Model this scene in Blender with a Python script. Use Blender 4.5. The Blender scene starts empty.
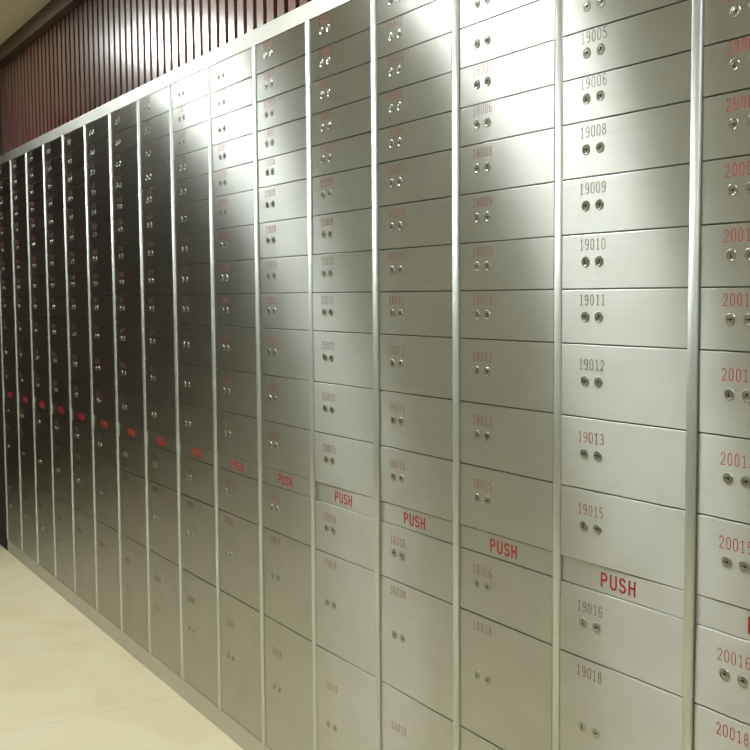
import bpy, bmesh, math, random
from mathutils import Vector, Matrix
random.seed(7)
P = 0.337                       # one column pitch in metres
ZF = 4.305                      # floor level below the eye-level reference, in pitches
C = bpy.context.scene.collection
ROWZ = [2.145,1.8916,1.6536,1.4033,1.156,0.9135,0.6099,0.3023,0.0,-0.3042,-0.7129,-1.1168,-1.5275,-1.6739,-2.0809,-2.8809,-4.0926]
ROWN = ['001','002','003','005','006','008','009','010','011','012','013','015','PUSH','016','018','019']
COLN = ['20','19','18','16','15','13','12','11','10','09','08','06','05','03','02','01']
DW = 0.9298                     # door width in pitches
def X(u): return u*P
def Z(z): return (z+ZF)*P

# ---------------------------------------------------------------- materials
def new_mat(name):
    m = bpy.data.materials.new(name); m.use_nodes = True
    nt = m.node_tree; b = nt.nodes['Principled BSDF']
    return m, nt, b
def N(nt, t, **k):
    n = nt.nodes.new(t)
    for a, v in k.items(): setattr(n, a, v)
    return n
def ramp(nt, stops):
    r = N(nt, 'ShaderNodeValToRGB'); e = r.color_ramp.elements
    while len(e) < len(stops): e.new(0.5)
    for i, (p, c) in enumerate(stops):
        e[i].position = p; e[i].color = (*c, 1) if len(c) == 3 else c
    return r

def steel(name, base, rough, aniso, vary=0.05, wav=0.0):
    m, nt, b = new_mat(name); L = nt.links
    b.inputs['Metallic'].default_value = 1
    b.inputs['Anisotropic'].default_value = aniso
    tg = N(nt, 'ShaderNodeCombineXYZ'); tg.inputs[2].default_value = 1
    L.new(tg.outputs[0], b.inputs['Tangent'])
    geo = N(nt, 'ShaderNodeNewGeometry')
    oi = N(nt, 'ShaderNodeObjectInfo')
    # fine horizontal brushing
    mp = N(nt, 'ShaderNodeMapping'); mp.inputs['Scale'].default_value = (2, 2, 800)
    L.new(geo.outputs['Position'], mp.inputs[0])
    n1 = N(nt, 'ShaderNodeTexNoise'); n1.inputs['Scale'].default_value = 1; n1.inputs['Detail'].default_value = 3
    L.new(mp.outputs[0], n1.inputs['Vector'])
    # handling smudges
    n2 = N(nt, 'ShaderNodeTexNoise'); n2.inputs['Scale'].default_value = 7; n2.inputs['Detail'].default_value = 5
    ad = N(nt, 'ShaderNodeVectorMath', operation='ADD')
    sc = N(nt, 'ShaderNodeVectorMath', operation='SCALE'); sc.inputs['Scale'].default_value = 9
    cb = N(nt, 'ShaderNodeCombineXYZ')
    L.new(oi.outputs['Random'], cb.inputs[0]); L.new(oi.outputs['Random'], cb.inputs[2])
    L.new(cb.outputs[0], sc.inputs[0]); L.new(geo.outputs['Position'], ad.inputs[0]); L.new(sc.outputs[0], ad.inputs[1])
    L.new(ad.outputs[0], n2.inputs['Vector'])
    mr = N(nt, 'ShaderNodeMapRange'); mr.inputs[1].default_value = .3; mr.inputs[2].default_value = .7
    mr.inputs[3].default_value = rough-vary; mr.inputs[4].default_value = rough+vary
    L.new(n2.outputs[0], mr.inputs[0]); L.new(mr.outputs[0], b.inputs['Roughness'])
    r = ramp(nt, [(0.3, [c*0.88 for c in base]), (0.7, [min(1, c*1.05) for c in base])])
    mx = N(nt, 'ShaderNodeMath', operation='MULTIPLY_ADD'); mx.inputs[1].default_value = .5
    L.new(n1.outputs[0], mx.inputs[0]); h = N(nt, 'ShaderNodeMath', operation='MULTIPLY'); h.inputs[1].default_value = .5
    L.new(n2.outputs[0], h.inputs[0]); L.new(h.outputs[0], mx.inputs[2]); L.new(mx.outputs[0], r.inputs[0])
    L.new(r.outputs[0], b.inputs['Base Color'])
    if wav:
        n3 = N(nt, 'ShaderNodeTexNoise'); n3.inputs['Scale'].default_value = 5; n3.inputs['Detail'].default_value = 1
        L.new(ad.outputs[0], n3.inputs['Vector'])
        bp = N(nt, 'ShaderNodeBump'); bp.inputs['Strength'].default_value = 1; bp.inputs['Distance'].default_value = wav
        L.new(n3.outputs[0], bp.inputs['Height'])
        L.new(bp.outputs[0], b.inputs['Normal'])
    return m
M = {}
M['strip'] = steel('polished_strip_steel', (.74,.77,.74), .52, .0, .02)
M['carcass'] = steel('cabinet_body_steel', (.22,.22,.20), .45, .0)
def door_steel(name, base, r_, an, wav, vary):
    m = steel(name, base, .3, 0, .02, wav); nt = m.node_tree; L = nt.links
    b = nt.nodes['Principled BSDF']; out = nt.nodes['Material Output']
    g = N(nt, 'ShaderNodeBsdfAnisotropic'); g.distribution = 'GGX'
    g.inputs['Anisotropy'].default_value = an
    t = N(nt, 'ShaderNodeCombineXYZ'); t.inputs[0].default_value = 1; L.new(t.outputs[0], g.inputs['Tangent'])
    L.new(b.inputs['Base Color'].links[0].from_socket, g.inputs['Color'])
    mr = b.inputs['Roughness'].links[0].from_node
    mr.inputs[3].default_value = r_-vary; mr.inputs[4].default_value = r_+vary
    L.new(mr.outputs[0], g.inputs['Roughness'])
    if b.inputs['Normal'].links: L.new(b.inputs['Normal'].links[0].from_socket, g.inputs['Normal'])
    g2 = N(nt, 'ShaderNodeBsdfAnisotropic'); g2.distribution = 'GGX'; g2.inputs['Anisotropy'].default_value = .5
    L.new(t.outputs[0], g2.inputs['Tangent']); L.new(b.inputs['Base Color'].links[0].from_socket, g2.inputs['Color']); g2.inputs['Roughness'].default_value = .30
    if b.inputs['Normal'].links: L.new(b.inputs['Normal'].links[0].from_socket, g2.inputs['Normal'])
    mx2 = N(nt, 'ShaderNodeMixShader'); mx2.inputs[0].default_value = .4
    L.new(g.outputs[0], mx2.inputs[1]); L.new(g2.outputs[0], mx2.inputs[2])
    L.new(mx2.outputs[0], out.inputs['Surface']); nt.nodes.remove(b)
    return m
M['door'] = door_steel('brushed_steel', (.665,.67,.63), .315, .77, .0005, .012)
M['frame'] = steel('satin_steel', (.66,.66,.61), .5, .3, .03)
def plain(name, col, rough, metal=0.0, coat=0.0):
    m, nt, b = new_mat(name)
    n = N(nt, 'ShaderNodeTexNoise'); n.inputs['Scale'].default_value = 60; n.inputs['Detail'].default_value = 3
    tc = N(nt, 'ShaderNodeTexCoord'); nt.links.new(tc.outputs['Object'], n.inputs['Vector'])
    r = ramp(nt, [(.3, [c*.92 for c in col]), (.7, [min(1, c*1.06) for c in col])])
    nt.links.new(n.outputs[0], r.inputs[0]); nt.links.new(r.outputs[0], b.inputs['Base Color'])
    b.inputs['Roughness'].default_value = rough; b.inputs['Metallic'].default_value = metal
    b.inputs['Coat Weight'].default_value = coat
    return m
M['chrome'] = plain('lock_chrome', (.50,.50,.44), .28, 1)
M['slot'] = plain('keyhole_dark', (.02,.02,.015), .5)
M['red'] = plain('faded_red_number_paint', (.36,.09,.06), .45)
M['vivid'] = plain('red_number_paint', (.55,.035,.025), .45)
M['glare'] = plain('glare_washed_number_paint', (.20,.12,.10), .5)  # red numbers washed out by glare, the glare put into the colour
M['pushred'] = plain('red_push_paint', (.45,.02,.02), .45)
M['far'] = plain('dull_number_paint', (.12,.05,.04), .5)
M['plaster'] = plain('olive_cream_plaster', (.27,.265,.21), .7)
M['ceil'] = plain('ceiling_paint', (.62,.55,.40), .8)
M['lampframe'] = plain('lamp_frame_white', (.8,.8,.8), .4)
M['back'] = plain('slat_backing', (.012,.008,.007), .8)
def wood(name, a, c, rough, coat):
    m, nt, b = new_mat(name); L = nt.links
    geo = N(nt, 'ShaderNodeNewGeometry')
    mp = N(nt, 'ShaderNodeMapping'); mp.inputs['Scale'].default_value = (30, 30, 1.5)
    L.new(geo.outputs['Position'], mp.inputs[0])
    n = N(nt, 'ShaderNodeTexNoise'); n.inputs['Scale'].default_value = 2; n.inputs['Detail'].default_value = 6
    L.new(mp.outputs[0], n.inputs['Vector'])
    r = ramp(nt, [(.3, a), (.7, c)]); L.new(n.outputs[0], r.inputs[0]); L.new(r.outputs[0], b.inputs['Base Color'])
    b.inputs['Roughness'].default_value = rough; b.inputs['Coat Weight'].default_value = coat
    b.inputs['Coat Roughness'].default_value = .2
    return m
M['slat'] = wood('varnished_slat_wood', (.075,.034,.026), (.13,.06,.046), .3, 1.0)
M['darkwood'] = wood('dark_wall_wood', (.036,.014,.009), (.055,.024,.015), .6, 0)
M['crown'] = wood('crown_wood', (.05,.03,.013), (.075,.048,.022), .5, 0)
def tiles():
    m, nt, b = new_mat('cream_stone_tiles'); L = nt.links
    geo = N(nt, 'ShaderNodeNewGeometry')
    n = N(nt, 'ShaderNodeTexNoise'); n.inputs['Scale'].default_value = 2.2; n.inputs['Detail'].default_value = 8; n.inputs['Distortion'].default_value = 1.2
    L.new(geo.outputs['Position'], n.inputs['Vector'])
    r = ramp(nt, [(.25, (.68,.58,.36)), (.55, (.75,.67,.46)), (.8, (.78,.71,.52))]); L.new(n.outputs[0], r.inputs[0])
    br = N(nt, 'ShaderNodeTexBrick'); br.offset = 0; br.inputs['Scale'].default_value = 1
    br.inputs['Brick Width'].default_value = .8; br.inputs['Row Height'].default_value = .8; br.inputs['Mortar Size'].default_value = .0015
    br.inputs['Mortar'].default_value = (.52,.46,.34,1)
    L.new(geo.outputs['Position'], br.inputs['Vector']); L.new(r.outputs[0], br.inputs['Color1']); L.new(r.outputs[0], br.inputs['Color2'])
    L.new(br.outputs[0], b.inputs['Base Color']); b.inputs['Roughness'].default_value = .35
    return m
M['tiles'] = tiles()
def lampmat():
    m, nt, b = new_mat('lamp_diffuser'); b.inputs['Base Color'].default_value = (.9,.9,.9,1)
    b.inputs['Emission Color'].default_value = (.95,1,.98,1); b.inputs['Emission Strength'].default_value = LAMP
    return m
LAMP = 48.0
M['lamp'] = lampmat()

# ---------------------------------------------------------------- helpers
def box(bm, x0, x1, y0, y1, z0, z1, mi=0, bev=0.0):
    vs = [bm.verts.new(p) for p in ((x0,y0,z0),(x1,y0,z0),(x1,y1,z0),(x0,y1,z0),(x0,y0,z1),(x1,y0,z1),(x1,y1,z1),(x0,y1,z1))]
    fs = [bm.faces.new([vs[i] for i in q]) for q in ((0,1,5,4),(1,2,6,5),(2,3,7,6),(3,0,4,7),(4,5,6,7),(3,2,1,0))]
    for f in fs: f.material_index = mi
    if bev:
        es = list({e for f in fs for e in f.edges})
        bmesh.ops.bevel(bm, geom=es, offset=bev, segments=2, affect='EDGES', profile=.5)
def mesh(name, bm, mats, smooth=False):
    bmesh.ops.recalc_face_normals(bm, faces=bm.faces)
    me = bpy.data.meshes.new(name); bm.to_mesh(me); bm.free()
    for m in mats: me.materials.append(m)
    if smooth:
        for p in me.polygons: p.use_smooth = True
    return me
def link(name, me, parent=None, loc=(0,0,0), rot=(0,0,0)):
    o = bpy.data.objects.new(name, me); C.objects.link(o); o.location = loc; o.rotation_euler = rot
    if parent: o.parent = parent
    return o
def struct(name, bm, mats):
    o = link(name, mesh(name, bm, mats)); o['kind'] = 'structure'; return o
def thing(name, label, cat, loc, group=None):
    o = bpy.data.objects.new(name, None); C.objects.link(o); o.location = loc
    o.empty_display_size = .1; o['label'] = label; o['category'] = cat
    if group: o['group'] = group
    return o

# ---------------------------------------------------------------- stroke lettering (unit box 0..1 high)
def arc(cx, cy, rx, ry, a0, a1, n=10):
    return [(cx+rx*math.cos(math.radians(a0+(a1-a0)*i/n)), cy+ry*math.sin(math.radians(a0+(a1-a0)*i/n))) for i in range(n+1)]
G = {
 '0': [arc(.28,.72,.2,.28,0,180)+arc(.28,.28,.2,.28,180,360)+[(.48,.72)]],
 '1': [[(.14,.84),(.3,1),(.3,0)],[(.16,0),(.44,0)]],
 '2': [arc(.28,.72,.2,.28,170,-40)+[(.08,0),(.5,0)]],
 '3': [arc(.27,.76,.19,.24,150,-90),arc(.27,.27,.22,.27,90,-150)],
 '5': [[(.46,1),(.13,1),(.10,.56)]+arc(.27,.31,.21,.31,125,-145)],
 '6': [arc(.29,.68,.2,.32,40,180)+[(.09,.3)],arc(.29,.29,.2,.29,0,360,16)],
 '8': [arc(.28,.76,.17,.24,0,360,16),arc(.28,.27,.21,.27,0,360,16)],
 '9': [arc(.28,.71,.2,.29,0,360,16),[(.48,.7)]+arc(.28,.32,.2,.32,0,-140)],
 'P': [[(.1,0),(.1,1),(.3,1)]+arc(.3,.74,.2,.26,90,-90)+[(.1,.48)]],
 'U': [[(.1,1),(.1,.3)]+arc(.31,.27,.21,.27,180,360)+[(.52,1)]],
 'S': [arc(.3,.75,.2,.25,30,270)+arc(.3,.25,.21,.25,90,-150)],
 'H': [[(.1,0),(.1,1)],[(.5,0),(.5,1)],[(.1,.52),(.5,.52)]],
}
def text_mesh(txt, width, height, stroke, mat, thick=.0004):
    """raised paint strokes, centred at the origin, lying on the plane y=0 and facing -y"""
    bm = bmesh.new(); adv = 1/len(txt)
    for i, ch in enumerate(txt):
        for pl in G[ch]:
            pts = [Vector(((i+ .08 + p[0]*1.5*.92)*adv*width - width/2, 0, (p[1]-.5)*height)) for p in pl]
            q = [pts[0]]
            for p in pts[1:]:
                if (p-q[-1]).length > 1e-5: q.append(p)
            pts = q; L_, R_ = [], []
            for k, p in enumerate(pts):
                d0 = (pts[k]-pts[k-1]).normalized() if k else (pts[1]-pts[0]).normalized()
                d1 = (pts[k+1]-pts[k]).normalized() if k < len(pts)-1 else d0
                d = (d0+d1)
                if d.length < 1e-3: d = d0.copy()
                d.normalize(); n = Vector((-d.z, 0, d.x)); m = min(1.8, 1/max(.3, n.dot(Vector((-d0.z,0,d0.x)))))
                e = Vector((0,0,0))
                if k == 0: e = -d0*stroke/2
                if k == len(pts)-1: e = d0*stroke/2
                L_.append(p+e+n*stroke/2*m); R_.append(p+e-n*stroke/2*m)
            y1 = -thick
            lv = [bm.verts.new((v.x, y1, v.z)) for v in L_]; rv = [bm.verts.new((v.x, y1, v.z)) for v in R_]
            lb = [bm.verts.new((v.x, 0, v.z)) for v in L_]; rb = [bm.verts.new((v.x, 0, v.z)) for v in R_]
            for k in range(len(pts)-1):
                for quad in ((lv[k],lv[k+1],rv[k+1],rv[k]),(lb[k],rb[k],rb[k+1],lb[k+1]),(lv[k],lb[k],lb[k+1],lv[k+1]),(rv[k],rv[k+1],rb[k+1],rb[k])):
                    bm.faces.new(quad)
            for k in (0, -1): bm.faces.new((lv[k],rv[k],rb[k],lb[k]))
    return mesh('lettering', bm, [mat])

# ---------------------------------------------------------------- lock mesh (axis along -y, back at y=0)
def lock_mesh(angle):
    bm = bmesh.new(); n = 28
    prof = [(.0100,0),(.0101,-.0006),(.0096,-.0013),(.0086,-.0016),(.0078,-.0014),(.0072,-.0007),(.0066,-.0008),(.0040,-.0012),(.0,-.0014)]
    rings = []
    for r, y in prof[:-1]:
        rings.append([bm.verts.new((r*math.cos(2*math.pi*i/n), y, r*math.sin(2*math.pi*i/n))) for i in range(n)])
    for a, b in zip(rings, rings[1:]):
        for i in range(n): bm.faces.new((a[i], a[(i+1)%n], b[(i+1)%n], b[i]))
    c = bm.verts.new((0, prof[-1][1], 0))
    for i in range(n): bm.faces.new((rings[-1][i], rings[-1][(i+1)%n], c))
    bm.faces.new(list(reversed(rings[0])))
    for f in bm.faces: f.smooth = True
    k0 = len(bm.verts)
    box(bm, -.0045, .0045, -.0017, -.0009, -.0009, .0009, 1)
    box(bm, .0010, .0030, -.0017, -.0009, -.0022, .0022, 1)
    bm.verts.ensure_lookup_table()
    bmesh.ops.rotate(bm, verts=bm.verts[k0:], cent=(0,0,0), matrix=Matrix.Rotation(math.radians(angle), 3, 'Y'))
    return mesh('lock', bm, [M['chrome'], M['slot']])
LOCKS = [lock_mesh(0), lock_mesh(-50), lock_mesh(90)]

# ---------------------------------------------------------------- cabinet columns
GAP = .0014; TH = .006
door_mesh = {}
def make_door_mesh(i):
    h = (ROWZ[i]-ROWZ[i+1])*P; w = DW*P; bm = bmesh.new()
    box(bm, -w/2+GAP, w/2-GAP, 0, TH, -h/2+GAP, h/2-GAP, 0, .0007)
    return mesh('box_door', bm, [M['door']])
for i, nme in enumerate(ROWN):
    if nme != 'PUSH': door_mesh[i] = make_door_mesh(i)
bm = bmesh.new(); w = DW*P; h = (ROWZ[12]-ROWZ[13])*P
box(bm, -w/2+GAP, w/2-GAP, .0022, .0075, -h/2+.0005, h/2-.0005, 0, .0004); push_mesh = mesh('push_strip', bm, [M['door']])
push_text = text_mesh('PUSH', .283*P, .072*P, .0040, M['pushred'])
# divider strip: softly crowned steel section, full height of the doors
def strip_mesh():
    bm = bmesh.new(); hw = .0325*P; z0, z1 = Z(ROWZ[16])+.001, Z(ROWZ[0])-.001
    prof = [(-hw, .008), (-hw, .0005), (-hw*.93, -.0018)]
    for k in range(9):
        t = -1+2*k/8; prof.append((hw*.86*t, -.0026-.0016*(1-t*t)))
    prof += [(hw*.93, -.0018), (hw, .0005), (hw, .008)]
    a = [bm.verts.new((x, y, z0)) for x, y in prof]; b = [bm.verts.new((x, y, z1)) for x, y in prof]
    for k in range(len(prof)-1):
        f = bm.faces.new((a[k], a[k+1], b[k+1], b[k])); f.smooth = 2 <= k <= 10
    bm.faces.new((a[-1], a[0], b[0], b[-1])); bm.faces.new(a); bm.faces.new(b)
    return mesh('divider_strip', bm, [M['strip']])
STRIP = strip_mesh()
bm = bmesh.new(); box(bm, -.07*P, DW*P, .0085, .45, Z(ROWZ[16]), Z(ROWZ[0])); BODY = mesh('cabinet_body', bm, [M['carcass']])

LAB = {
 0: 'steel deposit box cabinet at the right edge, red door numbers starting with 20',
 1: 'bright steel deposit box cabinet with doors numbered 19005, 19010 and 19016',
 2: 'steel deposit box cabinet just left of the one with door 19010',
 3: 'steel deposit box cabinet second to the left of the one holding door 19010',
 4: 'steel deposit box cabinet with doors numbered 15011 and 15012, third left of the 19010 cabinet',
 5: 'steel deposit box cabinet immediately left of the one with doors 15011 and 15012',
 6: 'steel deposit box cabinet second to the left of the one with doors 15011 and 15012',
 7: 'dark reflecting steel deposit box cabinet third to the left of the one with door 15011',
 8: 'dark reflecting steel deposit box cabinet fourth to the left of the one with door 15011',
 9: 'dark reflecting steel deposit box cabinet fifth to the left of the one with door 15011',
 10: 'narrow looking dark steel deposit box cabinet, sixth to the left of the 15011 cabinet',
 11: 'narrow looking dark steel deposit box cabinet, fifth counted from the far left end',
 12: 'narrow looking dark steel deposit box cabinet, fourth counted from the far left end',
 13: 'thin looking dark steel deposit box cabinet, third counted from the far left end',
 14: 'thin looking dark steel deposit box cabinet, second counted from the far left end',
 15: 'farthest steel deposit box cabinet, at the left edge of the picture',
}
YAW = {1: 1.0, 2: -.35, 3: -.2, 5: -.2, 4: .5, 0: -.5}          # how each column's doors sit, degrees about the vertical
SPECIAL = {(4,k): -.5 for k in range(0,7)}
def shift(base, a): return base + a
rnd = random.Random(11)
for j in range(16):
    root = thing('deposit_box_cabinet', LAB[j], 'safe deposit cabinet', (X(-j), 0, 0), 'deposit box cabinets along the wall')
    link('cabinet_body', BODY, root)
    link('divider_strip', STRIP, root, (-.0351*P, 0, 0))
    cyaw = YAW.get(j, rnd.uniform(-.15, .15))
    for i, nme in enumerate(ROWN):
        zc = (Z(ROWZ[i])+Z(ROWZ[i+1]))/2; h = (ROWZ[i]-ROWZ[i+1])*P
        if nme == 'PUSH':
            s = link('push_strip', push_mesh, root, (DW*P/2, 0, zc))
            link('push_lettering', push_text, s, ((.455-DW/2)*P, .0022, 0))
            continue
        yaw = cyaw + rnd.uniform(-.12, .12) + SPECIAL.get((j, i), 0)
        pit = rnd.uniform(-.25, .25)
        d = link('box_door', door_mesh[i], root, (DW*P/2, 0, zc), (math.radians(pit), 0, math.radians(yaw)))
        if j == 1 and i >= 3: d['label'] = 'door numbered 19'+nme
        for q, u in enumerate((.192, .299)):
            r = rnd.random()
            link('lock', LOCKS[(0 if r < .6 else 2) if q == 0 else (1 if r < .6 else 0)], d, ((u-DW/2)*P, 0, 0))
        dz = .325 if nme in ('018','019') else (.083 if h < .28*P else .093)
        mat = M['red']
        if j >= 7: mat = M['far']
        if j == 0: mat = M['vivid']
        if j == 1 : mat = M['glare'] if i < 10 or i > 12 else M['red']
        if j == 4 and 7 <= i < 10: mat = M['glare']
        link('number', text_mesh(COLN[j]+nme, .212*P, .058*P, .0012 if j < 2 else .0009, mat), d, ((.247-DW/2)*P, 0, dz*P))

# continuous header and plinth
xL, xR = X(-20), X(8)
bm = bmesh.new(); box(bm, X(-15)-.07*P, X(1.0), 0.0, .45, Z(ROWZ[0])+.0005, Z(2.286), 0, .001)
o = link('steel_header', mesh('steel_header', bm, [M['frame']])); o['label'] = 'long plain steel band capping the tops of all the deposit box cabinets'; o['category'] = 'header panel'
bm = bmesh.new(); box(bm, X(-15)-.07*P, X(1.0), 0.0, .45, 0, Z(ROWZ[16])-.0005, 0, .001)
o = link('steel_plinth', mesh('steel_plinth', bm, [M['frame']])); o['label'] = 'long low steel kick base under the deposit boxes, meeting the cream floor'; o['category'] = 'plinth'
bm = bmesh.new(); box(bm, 0, .07*P, 0, .45, Z(ROWZ[16]), Z(ROWZ[0]), 0, .001)
o = link('end_stile', mesh('end_stile', bm, [M['frame']]), None, (X(.9298)+.0005, 0, 0)); o['label'] = 'steel end post closing the row of deposit boxes beyond the right edge'; o['category'] = 'end post'

# ---------------------------------------------------------------- room
H = Z(3.97); DEP = -5.6*P; YW = .035
bm = bmesh.new(); box(bm, xL-.1, xR+.1, DEP-.1, .6, -.1, 0); struct('floor', bm, [M['tiles']])
bm = bmesh.new(); box(bm, xL-.1, xR+.1, DEP-.1, .6, H, H+.1); struct('ceiling', bm, [M['ceil']])
bm = bmesh.new()
box(bm, xL-.1, xR+.1, .46, .6, 0, H, 0)
zt = Z(2.286)+.0005
box(bm, X(-15.08), X(1.0), YW+.026, .46, zt, H, 1)           # bulkhead above the cabinets
box(bm, xL, X(-15.075), .0, .46, 0, H, 1)
box(bm, X(1.002), xR, .0, .46, 0, H, 0)
u = -15.0
while u < .9:
    box(bm, X(u), X(u+.132), YW, YW+.026, zt, H, 2); u += .2045
struct('wall_right', bm, [M['plaster'], M['back'], M['slat']])
bm = bmesh.new(); box(bm, xL-.1, xR+.1, DEP-.1, DEP, 0, H); struct('wall_left', bm, [M['plaster']])
bm = bmesh.new(); box(bm, xL-.1, xL, DEP, .46, 0, H); struct('wall_back', bm, [M['darkwood']])
bm = bmesh.new(); box(bm, xR, xR+.1, DEP, .46, 0, H); struct('wall_front', bm, [M['plaster']])
bm = bmesh.new(); box(bm, X(-15.07), X(1.0), -.012, YW, Z(3.74), H, 0); struct('trim_1', bm, [M['crown']])

# ceiling lamps in a row over the aisle
LIT = [(-12.6,'farthest recessed ceiling light, over the dark cabinets toward the end wall'),
       (-5.3,'recessed ceiling light over the middle of the deposit boxes'),(2.7,'recessed ceiling light nearest the camera')]
fm = bmesh.new(); a, b_ = .38, .19
for s in (-1, 1):
    box(fm, -a, a, s*b_-.012, s*b_+.012, -.012, 0); box(fm, s*a-.012, s*a+.012, -b_+.012, b_-.012, -.012, 0)
FR = mesh('lamp_frame', fm, [M['lampframe']])
fm = bmesh.new(); box(fm, -a+.012, a-.012, -b_+.012, b_-.012, -.006, -.001); DF = mesh('diffuser', fm, [M['lamp']])
for u, lab in LIT:
    t = thing('ceiling_light', lab, 'ceiling light', (X(u), -2.2*P, H), 'ceiling lights over the aisle')
    link('lamp_frame', FR, t); link('diffuser', DF, t)

# ---------------------------------------------------------------- world, camera
w = bpy.data.worlds.new('World'); bpy.context.scene.world = w; w.use_nodes = True
w.node_tree.nodes['Background'].inputs[0].default_value = (.9,.95,1,1)
w.node_tree.nodes['Background'].inputs[1].default_value = .02
f = 1086.25; aa, bb, cc = 1.0230087, 0.0725243, -0.0072417
Ry = Matrix(((math.cos(aa),0,math.sin(aa)),(0,1,0),(-math.sin(aa),0,math.cos(aa))))
Rx = Matrix(((1,0,0),(0,math.cos(bb),-math.sin(bb)),(0,math.sin(bb),math.cos(bb))))
Rz = Matrix(((math.cos(cc),-math.sin(cc),0),(math.sin(cc),math.cos(cc),0),(0,0,1)))
R = Rz @ Rx @ Ry                                   # wall frame (right, down, in) -> camera (right, down, forward)
conv = lambda v: Vector((v[0], v[2], -v[1]))       # wall frame -> world
right, down, fwd = conv(R[0]), conv(R[1]), conv(R[2])
cam = bpy.data.cameras.new('camera'); co = bpy.data.objects.new('camera', cam); C.objects.link(co)
mw = Matrix((( right.x, -down.x, -fwd.x, X(3.72085)), (right.y, -down.y, -fwd.y, -4.13041*P), (right.z, -down.z, -fwd.z, Z(-.02998)), (0,0,0,1)))
co.matrix_world = mw; cam.sensor_width = 36; cam.lens = f*36/750; cam.clip_start = .02
sc = bpy.context.scene; sc.camera = co
sc.view_settings.view_transform = 'Standard'; sc.view_settings.look = 'None'; sc.view_settings.gamma = 1
sc.view_settings.use_curve_mapping = False; sc.view_settings.exposure = -0.1
